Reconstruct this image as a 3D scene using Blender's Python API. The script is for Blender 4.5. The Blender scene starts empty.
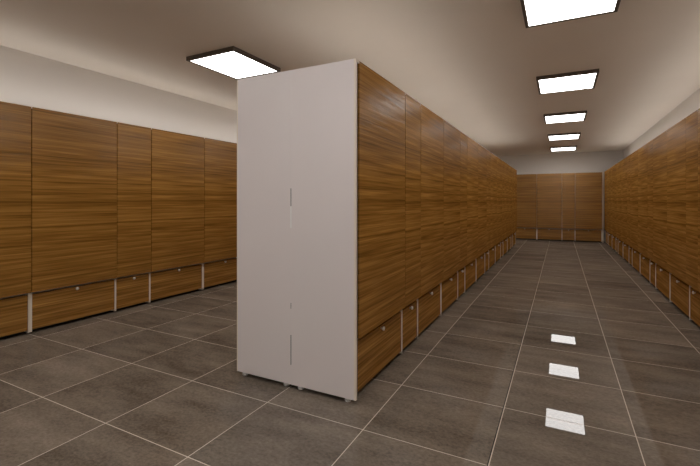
import bpy, bmesh, math, random
from mathutils import Vector, Matrix

random.seed(4)
S = bpy.context.scene
COL = S.collection
PI = math.pi

# ------------------------------------------------------------------ sizes
CEIL = 2.55                       # ceiling height
X_LEFT, X_RIGHT = -4.02, 1.06     # door fronts of the two wall rows
ISL_L, ISL_R = -1.883, -1.016     # door fronts of the back-to-back island
ISL_Y0 = 2.025                    # front face of the white end panels
Y_END = 13.06                     # door fronts of the end-wall row
WALL_L, WALL_R, WALL_B, WALL_F = -4.49, 1.54, 13.50, -3.2
TILE_X, TILE_Y = 0.601, 0.555
DEPTH = 0.43
TOP = 1.934                      # island height
HEIGHT = {'left': 1.953, 'right': 1.944, 'end': 1.936, 'islr': TOP + 0.010, 'isll': TOP + 0.010}

# ------------------------------------------------------------------ materials
def new_mat(name):
    m = bpy.data.materials.new(name)
    m.use_nodes = True
    nt = m.node_tree
    return m, nt, nt.nodes['Principled BSDF']

def mat_plain(name, col, rough=0.5, spec=0.5, metal=0.0, noise=0.0, scale=6.0):
    m, nt, b = new_mat(name)
    b.inputs['Roughness'].default_value = rough
    b.inputs['Specular IOR Level'].default_value = spec
    b.inputs['Metallic'].default_value = metal
    if noise > 0:
        tc = nt.nodes.new('ShaderNodeTexCoord')
        n = nt.nodes.new('ShaderNodeTexNoise')
        n.inputs['Scale'].default_value = scale
        n.inputs['Detail'].default_value = 4
        nt.links.new(tc.outputs['Object'], n.inputs['Vector'])
        r = nt.nodes.new('ShaderNodeValToRGB')
        r.color_ramp.elements[0].position = 0.3
        r.color_ramp.elements[1].position = 0.7
        r.color_ramp.elements[0].color = tuple(c * (1 - noise) for c in col) + (1,)
        r.color_ramp.elements[1].color = tuple(min(1, c * (1 + noise)) for c in col) + (1,)
        nt.links.new(n.outputs['Fac'], r.inputs['Fac'])
        nt.links.new(r.outputs['Color'], b.inputs['Base Color'])
    else:
        b.inputs['Base Color'].default_value = tuple(col) + (1,)
    return m

def mat_wood():
    """Horizontal-grain varnished veneer: grain runs along local X."""
    m, nt, b = new_mat('oak_veneer')
    N, L = nt.nodes.new, nt.links.new
    tc = N('ShaderNodeTexCoord')
    oi = N('ShaderNodeObjectInfo')
    off = N('ShaderNodeVectorMath'); off.operation = 'MULTIPLY_ADD'
    comb = N('ShaderNodeCombineXYZ')
    for i in range(3):
        L(oi.outputs['Random'], comb.inputs[i])
    L(comb.outputs[0], off.inputs[0])
    off.inputs[1].default_value = (0.4, 0.0, 0.03)
    L(tc.outputs['Object'], off.inputs[2])

    def stretched(sx, sz, detail, dist=0.0, rough=0.55):
        mp = N('ShaderNodeMapping')
        mp.inputs['Scale'].default_value = (sx, 1.0, sz)
        L(off.outputs[0], mp.inputs['Vector'])
        n = N('ShaderNodeTexNoise')
        n.inputs['Scale'].default_value = 1.0
        n.inputs['Detail'].default_value = detail
        n.inputs['Roughness'].default_value = rough
        n.inputs['Distortion'].default_value = dist
        L(mp.outputs[0], n.inputs['Vector'])
        return n.outputs['Fac']
    broad = stretched(0.45, 14.0, 3, 0.5)
    mid = stretched(0.9, 55.0, 4, 0.6)
    fine = stretched(2.5, 170.0, 3, 0.2)

    def mix(a, c, f):
        x = N('ShaderNodeMix'); x.data_type = 'FLOAT'
        x.inputs[0].default_value = f
        L(a, x.inputs[2]); L(c, x.inputs[3])
        return x.outputs[0]
    g = mix(mix(broad, mid, 0.62), fine, 0.28)
    r = N('ShaderNodeValToRGB')
    e = r.color_ramp.elements
    e[0].position = 0.36; e[0].color = WOOD_DARK
    e[1].position = 0.63; e[1].color = WOOD_LIGHT
    k = e.new(0.50); k.color = WOOD_MID
    L(g, r.inputs['Fac'])
    L(r.outputs['Color'], b.inputs['Base Color'])
    bump = N('ShaderNodeBump')
    bump.inputs['Strength'].default_value = 0.40
    bump.inputs['Distance'].default_value = 0.01
    L(mix(broad, mid, 0.5), bump.inputs['Height'])
    # oiled veneer: matt body under a thin, even satin coat
    nt.nodes.remove(b)
    df = N('ShaderNodeBsdfDiffuse'); L(r.outputs['Color'], df.inputs['Color'])
    gl = N('ShaderNodeBsdfGlossy'); gl.inputs['Roughness'].default_value = 0.20
    L(bump.outputs['Normal'], gl.inputs['Normal'])
    ms = N('ShaderNodeMixShader'); ms.inputs[0].default_value = 0.075
    L(df.outputs[0], ms.inputs[1]); L(gl.outputs[0], ms.inputs[2])
    L(ms.outputs[0], nt.nodes['Material Output'].inputs['Surface'])
    return m

def mat_floor():
    m, nt, b = new_mat('porcelain_floor_tiles')
    N, L = nt.nodes.new, nt.links.new
    tc = N('ShaderNodeTexCoord')
    sep = N('ShaderNodeSeparateXYZ')
    L(tc.outputs['Object'], sep.inputs[0])

    def M(op, a, c=None):
        n = N('ShaderNodeMath'); n.operation = op
        for i, v in enumerate((a, c)):
            if v is None: continue
            if isinstance(v, (int, float)): n.inputs[i].default_value = v
            else: L(v, n.inputs[i])
        return n.outputs[0]

    def cells(sock, origin, size, half):
        u = M('DIVIDE', M('SUBTRACT', sock, origin), size)
        fr = M('FRACT', u)
        d = M('MULTIPLY', M('MINIMUM', fr, M('SUBTRACT', 1.0, fr)), size)
        return M('FLOOR', u), M('LESS_THAN', d, half)
    cx, gx = cells(sep.outputs[0], 0.325, TILE_X, 0.0022)
    cy, gy = cells(sep.outputs[1], 1.834, TILE_Y, 0.0022)
    grout = M('MAXIMUM', gx, gy)
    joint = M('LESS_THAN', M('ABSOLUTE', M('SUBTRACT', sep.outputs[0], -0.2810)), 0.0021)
    cid = N('ShaderNodeCombineXYZ'); L(cx, cid.inputs[0]); L(cy, cid.inputs[1])
    wn = N('ShaderNodeTexWhiteNoise'); wn.noise_dimensions = '3D'
    L(cid.outputs[0], wn.inputs['Vector'])
    # every tile gets its own piece of the veined pattern
    voff = N('ShaderNodeVectorMath'); voff.operation = 'MULTIPLY_ADD'
    L(wn.outputs['Color'], voff.inputs[0]); voff.inputs[1].default_value = (9, 9, 9)
    L(tc.outputs['Object'], voff.inputs[2])

    def noise(scale, detail, rough=0.6):
        mp = N('ShaderNodeMapping'); mp.inputs['Scale'].default_value = scale
        L(voff.outputs[0], mp.inputs['Vector'])
        n = N('ShaderNodeTexNoise'); n.inputs['Scale'].default_value = 1
        n.inputs['Detail'].default_value = detail; n.inputs['Roughness'].default_value = rough
        L(mp.outputs[0], n.inputs['Vector'])
        return n.outputs['Fac']
    cloud = noise((2.2, 6.5, 1), 5)
    grit = noise((55, 75, 1), 4, 0.7)
    s = M('ADD', M('ADD', M('MULTIPLY', cloud, 0.46), M('MULTIPLY', grit, 0.44)),
          M('MULTIPLY', wn.outputs['Value'], 0.10))
    r = N('ShaderNodeValToRGB')
    e = r.color_ramp.elements
    e[0].position = 0.30; e[0].color = TILE_DARK
    e[1].position = 0.70; e[1].color = TILE_LIGHT
    L(s, r.inputs['Fac'])
    mx = N('ShaderNodeMix'); mx.data_type = 'RGBA'
    L(grout, mx.inputs[0]); L(r.outputs['Color'], mx.inputs[6])
    mx.inputs[7].default_value = GROUT
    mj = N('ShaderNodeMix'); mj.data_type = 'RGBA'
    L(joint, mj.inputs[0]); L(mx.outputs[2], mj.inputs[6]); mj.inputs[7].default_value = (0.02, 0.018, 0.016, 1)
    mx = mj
    rr = N('ShaderNodeMix'); rr.data_type = 'FLOAT'
    L(grout, rr.inputs[0]); rr.inputs[2].default_value = 0.004; rr.inputs[3].default_value = 0.5
    nt.nodes.remove(b)
    out = nt.nodes['Material Output']
    df = N('ShaderNodeBsdfDiffuse'); L(mx.outputs[2], df.inputs['Color'])
    gl = N('ShaderNodeBsdfGlossy'); L(rr.outputs[0], gl.inputs['Roughness'])
    fr = N('ShaderNodeFresnel'); fr.inputs['IOR'].default_value = FLOOR_IOR
    # polished glaze: an even low sheen, only a little stronger at grazing angles
    k = M('ADD', SHEEN, M('MULTIPLY', fr.outputs[0], 0.26))
    k = M('MULTIPLY', k, M('SUBTRACT', 1.0, M('MULTIPLY', grout, 0.7)))
    ms = N('ShaderNodeMixShader')
    L(k, ms.inputs[0]); L(df.outputs[0], ms.inputs[1]); L(gl.outputs[0], ms.inputs[2])
    L(ms.outputs[0], out.inputs['Surface'])
    return m

def mat_emit(name, col, strength):
    m, nt, b = new_mat(name)
    b.inputs['Base Color'].default_value = (0.8, 0.8, 0.8, 1)
    b.inputs['Emission Color'].default_value = tuple(col) + (1,)
    b.inputs['Emission Strength'].default_value = strength
    return m

WOOD_DARK = (0.155, 0.070, 0.011, 1)
WOOD_MID = (0.355, 0.168, 0.034, 1)
WOOD_LIGHT = (0.590, 0.296, 0.070, 1)
TILE_DARK = (0.082, 0.066, 0.050, 1)
TILE_LIGHT = (0.340, 0.280, 0.224, 1)
GROUT = (0.70, 0.61, 0.52, 1)
FLOOR_IOR = 1.3
SHEEN = 0.078
LAMP = 7.6
FILL_GLOW = 4.0

M_WOOD = mat_wood()
M_FLOOR = mat_floor()
M_CEIL = mat_plain('ceiling_paint', (0.89, 0.825, 0.75), 0.9, 0.2, noise=0.01, scale=2)
M_WALL = mat_plain('wall_paint', (0.82, 0.78, 0.74), 0.9, 0.2, noise=0.01, scale=2)
M_WHITE = mat_plain('white_melamine', (0.86, 0.785, 0.770), 0.35, 0.4, noise=0.008, scale=3)
M_EDGE = mat_plain('cream_edge_band', (0.90, 0.80, 0.68), 0.4, 0.4)
M_KNOB = mat_plain('satin_knob', (0.92, 0.86, 0.78), 0.35, 0.5)
M_SLOT = mat_plain('dark_recess', (0.03, 0.028, 0.025), 0.8, 0.2)  # near-black; imitates shade in joint slots and panel gap, also colours plinths
M_STRIP = mat_plain('joint_metal', (0.96, 0.94, 0.92), 0.35, 0.5)
M_FRAME = mat_plain('dark_lamp_frame', (0.12, 0.097, 0.08), 0.5, 0.4)
M_LAMP = mat_emit('lamp_diffuser', (1.0, 0.98, 0.96), LAMP)

# ------------------------------------------------------------------ mesh helpers
def box(bm, x0, x1, y0, y1, z0, z1, bev=0.0):
    r = bmesh.ops.create_cube(bm, size=1.0)
    vs = r['verts']
    bmesh.ops.scale(bm, vec=(x1 - x0, y1 - y0, z1 - z0), verts=vs)
    bmesh.ops.translate(bm, vec=((x0 + x1) / 2, (y0 + y1) / 2, (z0 + z1) / 2), verts=vs)
    if bev > 0:
        es = list({e for v in vs for e in v.link_edges})
        bmesh.ops.bevel(bm, geom=es, offset=bev, segments=2, affect='EDGES', profile=0.5)

def lathe(bm, prof, axis_mat, n=16):
    """prof: list of (radius, height) turned about the local Z of axis_mat"""
    rings = []
    for r, z in prof:
        if r < 1e-6:
            rings.append([bm.verts.new(axis_mat @ Vector((0, 0, z)))])
        else:
            rings.append([bm.verts.new(axis_mat @ Vector((r * math.cos(2 * PI * i / n), r * math.sin(2 * PI * i / n), z))) for i in range(n)])
    for a, c in zip(rings[:-1], rings[1:]):
        for i in range(n):
            j = (i + 1) % n
            if len(a) == 1 and len(c) == 1: continue
            if len(a) == 1: bm.faces.new((a[0], c[i], c[j]))
            elif len(c) == 1: bm.faces.new((a[i], a[j], c[0]))
            else: bm.faces.new((a[i], a[j], c[j], c[i]))
    bmesh.ops.recalc_face_normals(bm, faces=bm.faces[:])

def build(name, bm, mat, parent=None, smooth=False):
    me = bpy.data.meshes.new(name)
    bm.to_mesh(me); bm.free()
    me.materials.append(mat)
    if smooth:
        for p in me.polygons: p.use_smooth = True
    o = bpy.data.objects.new(name, me)
    COL.objects.link(o)
    if parent: o.parent = parent
    return o

def bx(name, mat, parent, *a, bev=0.0):
    bm = bmesh.new(); box(bm, *a, bev=bev)
    return build(name, bm, mat, parent)

def empty(name, loc, rz=0.0):
    o = bpy.data.objects.new(name, None)
    o.empty_display_size = 0.1
    o.location = loc; o.rotation_euler = (0, 0, rz)
    COL.objects.link(o)
    return o

def tag(o, label, cat, group=None):
    o['label'] = label; o['category'] = cat
    if group: o['group'] = group
    return o

def copy_tree(o, parent=None):
    c = o.copy(); COL.objects.link(c)
    if parent: c.parent = parent
    for ch in list(o.children):
        copy_tree(ch, c)
    return c

# ------------------------------------------------------------------ room shell
def shell(name, mat, *a):
    o = bx(name, mat, None, *a)
    o['kind'] = 'structure'
    return o

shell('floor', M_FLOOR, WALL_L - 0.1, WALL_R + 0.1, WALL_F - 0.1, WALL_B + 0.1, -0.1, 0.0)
shell('ceiling', M_CEIL, WALL_L - 0.1, WALL_R + 0.1, WALL_F - 0.1, WALL_B + 0.1, CEIL, CEIL + 0.1)
shell('wall_left', M_WALL, WALL_L - 0.1, WALL_L, WALL_F - 0.1, WALL_B + 0.1, 0.0, CEIL)
shell('wall_right', M_WALL, WALL_R, WALL_R + 0.1, WALL_F - 0.1, WALL_B + 0.1, 0.0, CEIL)
shell('wall_back', M_WALL, WALL_L, WALL_R, WALL_B, WALL_B + 0.1, 0.0, CEIL)
shell('wall_front', M_WALL, WALL_L, WALL_R, WALL_F - 0.1, WALL_F, 0.0, CEIL)

# ------------------------------------------------------------------ lockers
# local frame: width along X (centred), door front at y = 0 facing -Y, base z = 0
DOOR_Z0 = 0.358
REC = 0.030                        # the drawer front sits back from the door

def knob(parent, x, z, y):
    bm = bmesh.new()
    mt = Matrix.Translation((x, y, z)) @ Matrix.Rotation(PI / 2, 4, 'X')
    lathe(bm, [(0, 0), (0.006, 0), (0.006, 0.010), (0.0125, 0.014), (0.0138, 0.017), (0.0125, 0.0225), (0.005, 0.0255), (0, 0.026)], mt, 16)
    return build('knob', bm, M_KNOB, parent, smooth=True)

def make_locker(width, tl, tr, TOP, DRAWER_Z1):
    """width; thickness of its left and right side panels; height"""
    DOOR_Z1 = TOP - 0.004
    t = empty('locker', (0, 0, 0))
    h = width / 2
    g = 0.00025
    y0 = REC - 0.004
    d = DEPTH
    for side, th in ((-1, tl), (1, tr)):
        a, c = (-h + g, -h + th) if side < 0 else (h - th, h - g)
        bx('side_panel', M_EDGE, t, a, c, y0, d, 0.015, DOOR_Z0 - 0.0005)          # under the door
        bx('side_panel', M_EDGE, t, a, c, 0.0205, d, DOOR_Z0, TOP - 0.0185)
    bx('top_panel', M_EDGE, t, -h + g, h - g, 0.001, d, TOP - 0.018, TOP)
    bx('back_panel', M_WHITE, t, -h + tl, h - tr, d - 0.012, d, 0.06, TOP - 0.02)
    bx('shelf', M_WHITE, t, -h + tl, h - tr, 0.055, d - 0.014, DOOR_Z0 - 0.018, DOOR_Z0)
    bx('bottom_panel', M_SLOT, t, -h + tl, h - tr, 0.06, d - 0.014, 0.030, 0.048)
    sd = 0.0035
    bx('door', M_WOOD, t, -h + sd, h - sd, 0.0, 0.019, DOOR_Z0, DOOR_Z1, bev=0.0012)
    dr = bx('drawer', M_WOOD, t, -h + tl + 0.002, h - tr - 0.002, REC, REC + 0.019, 0.034, DRAWER_Z1, bev=0.001)
    bx('plinth', M_SLOT, t, -h + g, h - g, 0.085, 0.10, 0.0, 0.0145)
    knob(dr, 0.0, DRAWER_Z1 - 0.0165, REC)
    return t

def foot(parent, x, y):
    bm = bmesh.new()
    lathe(bm, [(0, 0), (0.017, 0), (0.019, 0.003), (0.019, 0.012), (0.014, 0.016), (0.014, 0.034), (0, 0.034)],
          Matrix.Translation((x, y, 0.0)), 16)
    return build('foot', bm, M_STRIP, parent, smooth=False)

PROTOS = {}
def locker(width, tl, tr, top, dz):
    key = (round(width, 4), tl, tr, top, dz)
    if key in PROTOS:
        return copy_tree(PROTOS[key])
    PROTOS[key] = make_locker(width, tl, tr, top, dz)
    return PROTOS[key]

THIN, THICK = 0.0075, 0.014
ORD = ['first', 'second', 'third', 'fourth', 'fifth', 'sixth', 'seventh', 'eighth', 'ninth', 'tenth',
       'eleventh', 'twelfth', 'thirteenth', 'fourteenth', 'fifteenth', 'sixteenth', 'seventeenth', 'eighteenth', 'nineteenth', 'twentieth', 'twenty-first']

def place(o, row, a, c):
    """a..c is the span along the row's own world axis"""
    m = (a + c) / 2
    if row == 'left':   o.location = (X_LEFT, m, 0); o.rotation_euler.z = PI / 2
    if row == 'right':  o.location = (X_RIGHT, m, 0); o.rotation_euler.z = -PI / 2
    if row == 'islr':   o.location = (ISL_R, m, 0); o.rotation_euler.z = PI / 2
    if row == 'isll':   o.location = (ISL_L, m, 0); o.rotation_euler.z = -PI / 2
    if row == 'end':    o.location = (m, Y_END, 0); o.rotation_euler.z = 0

def run(row, units):
    """units: list of lists of edges; outer edges of a unit carry thick panels"""
    out = []
    for u in units:
        for i in range(len(u) - 1):
            lo = THICK if i == 0 else THIN
            hi = THICK if i == len(u) - 2 else THIN
            if row in ('right', 'isll'):           # local X runs against the world axis
                lo, hi = hi, lo
            o = locker(u[i + 1] - u[i], lo, hi, HEIGHT[row], 0.326 if row in ('islr', 'isll', 'right') else 0.337)
            place(o, row, u[i], u[i + 1])
            out.append((o, u[i], u[i + 1]))
    return out

def units(start, n, w, nar):
    r = []
    for k in range(n):
        s = start + k * (2 * w + nar)
        r.append([s, s + w, s + w + nar, s + 2 * w + nar])
    return r

# --- island, face towards the corridor
W_I, N_I = 0.736, 0.378
ISL_S = ISL_Y0 + 0.050
isl_units = [[ISL_S, 2.85, 3.225, 3.96]]
for q in range(4):
    b0 = 3.96 + 1.87 * q
    isl_units.append([b0, b0 + 0.735, b0 + 1.125, b0 + 1.87])
for i, (o, a, c) in enumerate(run('islr', isl_units)):
    kind = 'narrow' if c - a < 0.5 else 'wide'
    if i == 0:
        lab = 'wide oak locker at the corridor corner of the island, behind the right-hand white end panel'
    else:
        lab = '%s oak locker on the island\'s corridor side, %s along from the white end panel' % (kind, ORD[i])
    tag(o, lab, 'locker', 'oak lockers on the corridor side of the island')
    if i == 0: ISL_A = o
# --- island, face towards the left aisle
for i, (o, a, c) in enumerate(run('isll', isl_units)):
    if i == 0:
        tag(o, 'locker on the island\'s left aisle side, behind the left-hand white end panel', 'locker', 'oak lockers on the left aisle side of the island')
        ISL_B = o
    else:
        tag(o, 'oak locker on the island\'s far side, turned to the left aisle and hidden from view', 'locker', 'oak lockers on the left aisle side of the island')

# white end panels with feet belong to the first locker of each row
SEAM = -1.452
GAP = 0.0016
PZ0 = 0.030
def end_panel(root, x0, x1):
    """panel between world x0 and x1 at the front of the island"""
    inv = Matrix.LocRotScale(root.location, root.rotation_euler, None).inverted()
    def loc(x, y): 
        p = inv @ Vector((x, y, 0)); return p.x, p.y
    ya, yb = ISL_Y0, ISL_Y0 + 0.016
    (ax, ay), (cx, cy) = loc(x0, ya), loc(x1, yb)
    if x0 < -1.6: x0p, x1p = x0 + 0.0072, x1
    else: x0p, x1p = x0, x1 - 0.0122
    (ax, ay), (cx, cy) = loc(x0p, ya), loc(x1p, yb)
    p = bx('end_panel', M_WHITE, root, min(ax, cx), max(ax, cx), min(ay, cy), max(ay, cy), PZ0, TOP + 0.003, bev=0.0006)
    ex = (x0, x0 + 0.007) if x0 < -1.6 else (x1 - 0.012, x1)
    (ax, ay), (cx, cy) = loc(ex[0], ya - 0.0012), loc(ex[1], yb)
    e = bx('edge_band', M_EDGE, root, min(ax, cx), max(ax, cx), min(ay, cy), max(ay, cy), PZ0, TOP + 0.0035, bev=0.0005)
    e['label'] = 'cream edge band'
    p['label'] = 'plain white end panel'
    (ax, ay), (cx, cy) = loc(x0 + 0.014, yb + 0.0005), loc(x1 - 0.014, ISL_S - 0.0008)
    bx('gap_shade', M_SLOT, root, min(ax, cx), max(ax, cx), min(ay, cy), max(ay, cy), 0.05, TOP - 0.002)  # dark block imitating the shade in the gap behind the end panel
    return loc
XL0, XR1 = ISL_L + 0.0005, ISL_R + 0.004
locA = end_panel(ISL_A, SEAM + GAP, XR1)
locB = end_panel(ISL_B, XL0, SEAM - GAP)
for x in (-1.842, SEAM - 0.058): foot(ISL_B, *locB(x, ISL_Y0 + 0.036))
for x in (SEAM + 0.048, -1.080): foot(ISL_A, *locA(x, ISL_Y0 + 0.036))
# joint between the two panels: filled flush, dark inserts imitate slot shade, one bright strip
for name, z0, z1, hw, dy, mt in (('joint_strip', 0.035, TOP + 0.002, GAP - 0.0001, 0.0004, M_WHITE),
                                 ('slot_shade', 0.15, 0.33, 0.0021, -0.0008, M_SLOT), ('slot_shade', 0.49, 0.525, 0.0014, -0.0008, M_SLOT),
                                 ('bright_slot', 0.98, 1.11, 0.0042, -0.0012, M_STRIP), ('slot_shade', 1.112, 1.22, 0.0021, -0.0008, M_SLOT)):
    depth = 0.015 if name == 'joint_strip' else -0.0001
    (ax, ay), (cx, cy) = locB(SEAM - hw, ISL_Y0 + dy), locB(SEAM + hw, ISL_Y0 + depth)
    p = bx(name, mt, ISL_B, min(ax, cx), max(ax, cx), min(ay, cy), max(ay, cy), z0, z1)
    if mt is not M_WHITE: p['label'] = 'dark insert imitating a shaded slit in the panel joint' if mt is M_SLOT else 'bright sliver in the panel joint'

# --- left wall row
W_L, N_L = 0.755, 0.392
S_L = 1.838
lu = units(S_L - 1.902, 7, W_L, N_L)
lu[-1] = lu[-1][:3]
shown = 0
for i, (o, a, c) in enumerate(run('left', lu)):
    kind = 'narrow' if c - a < 0.5 else 'wide'
    if c < 1.3:
        tag(o, 'oak locker on the left wall nearer than the picture\'s left edge', 'locker', 'oak lockers on the left wall')
    elif a > 4.4:
        tag(o, 'oak locker on the left wall, hidden behind the island', 'locker', 'oak lockers on the left wall')
    else:
        lab = ['wide oak locker on the left wall cut off by the picture\'s left edge',
               'wide oak locker on the left wall between the broadest white strip and the narrow locker',
               'narrow oak locker on the left wall between two wide ones',
               'wide oak locker on the left wall just right of the narrow locker',
               'oak locker on the left wall partly hidden behind the white end panel'][shown]
        tag(o, lab, 'locker', 'oak lockers on the left wall'); shown += 1

# --- right wall row
W_R, N_R = 0.778, 0.375
per = 2 * W_R + N_R
ru = units(5.69 - 2 * per, 5, W_R, N_R)
last = ru[-1][-1]
ru.append([last, last + W_R, last + W_R + N_R, 13.035])
k = 0
for i, (o, a, c) in enumerate(run('right', ru)):
    kind = 'narrow' if c - a < 0.5 else 'wide'
    if c < 4.4:
        tag(o, 'oak locker on the right wall nearer than the picture\'s right edge', 'locker', 'oak lockers on the right wall')
    else:
        where = 'a sliver at the picture\'s right edge' if k == 0 else '%s going away from the picture\'s right edge' % ORD[k]
        tag(o, '%s oak locker on the right wall, %s' % (kind, where), 'locker', 'oak lockers on the right wall')
        k += 1
RIGHT_END = ru[-1][-1]

# --- end wall row
eu = [[-3.92, -3.26, -2.925, -2.265], [-2.265, -1.60, -1.265, -0.62], [-0.62, 0.035, 0.362, 1.012]]
names = {-1.265: 'wide oak locker on the far end wall beside the island\'s far corner',
         -0.62: 'wide oak locker on the far end wall right of the brightest white strip',
         0.035: 'narrow oak locker on the far end wall',
         0.362: 'wide oak locker on the far end wall beside the white corner post'}
for i, (o, a, c) in enumerate(run('end', eu)):
    tag(o, names.get(a, 'oak locker on the far end wall, hidden behind the island'), 'locker', 'oak lockers on the far end wall')

# white post closing the corner between the right row and the end row
post = bx('corner_post', M_EDGE, None, 1.0135, 1.045, Y_END + 0.02, Y_END + 0.05, 0.0, 1.936, bev=0.002)
tag(post, 'slim white corner post where the right wall lockers meet the end wall', 'post')

# ------------------------------------------------------------------ ceiling lamps
def make_lamp():
    t = empty('ceiling_light', (0, 0, CEIL))
    w, l, f, d = 0.305, 0.350, 0.025, 0.040
    bm = bmesh.new()
    box(bm, -w, w, -l, -l + f, -d, 0, 0.002); box(bm, -w, w, l - f, l, -d, 0, 0.002)
    box(bm, -w, -w + f, -l + f, l - f, -d, 0, 0.002); box(bm, w - f, w, -l + f, l - f, -d, 0, 0.002)
    build('frame', bm, M_FRAME, t)
    bx('diffuser', M_LAMP, t, -w + f, w - f, -l + f, l - f, -d + 0.004, -d + 0.012)
    return t
lamp0 = make_lamp()
n = 0
for row, X in (('c', 0.06), ('a', -2.937), ('m', -1.10)):  # row m is added out of view to brighten the white end panels
    for kk in range(-2, 5):
        y = (3.135 if row == 'a' else 3.15) + 2.25 * kk
        if row == 'm' and kk > -1: break
        o = lamp0 if n == 0 else copy_tree(lamp0)
        n += 1
        o.location = (X, y, CEIL)
        if row == 'c':
            if kk < 0: lab = 'square ceiling light over the corridor, behind the viewer'
            else: lab = 'lit square ceiling light over the corridor, ' + ['nearest one, cut by the picture\'s top edge', 'second from the viewer', 'third from the viewer', 'fourth from the viewer', 'smallest and farthest by the end wall'][kk]
        elif row == 'm':
            lab = 'added fill ceiling light over the open floor before the island, out of view'
        else:
            lab = 'lit square ceiling light over the left aisle, beside the white end panel' if kk == 0 else 'square ceiling light over the left aisle, out of view'
        tag(o, lab, 'ceiling light', 'square ceiling lights with dark frames')

# added light strips to brighten the ceiling, unseen on the locker tops
M_UP = mat_emit('fill_strip_glow', (1.0, 0.96, 0.92), FILL_GLOW)
def fill_light(x0, x1, y0, y1, z, lab):
    t = empty('fill_strip', ((x0 + x1) / 2, (y0 + y1) / 2, z))
    hx, hy = (x1 - x0) / 2, (y1 - y0) / 2
    bx('housing', M_FRAME, t, -hx - 0.01, hx + 0.01, -hy - 0.01, hy + 0.01, 0.0, 0.025, bev=0.002)
    bx('diffuser', M_UP, t, -hx, hx, -hy, hy, 0.0245, 0.030)
    tag(t, lab, 'fill_light', 'added fill lights on the locker tops')
fill_light(-4.33, -4.27, 0.1, 11.5, HEIGHT['left'], 'added unseen uplight lying on top of the left wall lockers')
fill_light(-1.73, -1.69, 2.3, 10.6, HEIGHT['isll'] + 0.001, 'added unseen uplight lying on top of the island lockers, left aisle side')
fill_light(-1.23, -1.19, 2.3, 10.6, HEIGHT['islr'] + 0.001, 'added unseen uplight lying on top of the island lockers, corridor side')
fill_light(1.30, 1.36, 2.0, 12.2, HEIGHT['right'], 'added unseen uplight lying on top of the right wall lockers')

# ------------------------------------------------------------------ camera, world, colour
cam = bpy.data.cameras.new('camera')
cam.sensor_width = 36.0
cam.lens = 406.6 / 700 * 36.0
cam.shift_y = -32.0 / 700
cam.clip_start = 0.05
co = bpy.data.objects.new('camera', cam)
co.location = (0, 0, 1.143)
co.rotation_euler = (PI / 2, 0, math.radians(27.382))
COL.objects.link(co)
S.camera = co

w = bpy.data.worlds.new('world'); S.world = w
w.use_nodes = True
w.node_tree.nodes['Background'].inputs['Color'].default_value = (0, 0, 0, 1)

vs = S.view_settings
vs.view_transform = 'Standard'; vs.look = 'None'; vs.gamma = 1.0; vs.use_curve_mapping = False
vs.exposure = 0.0
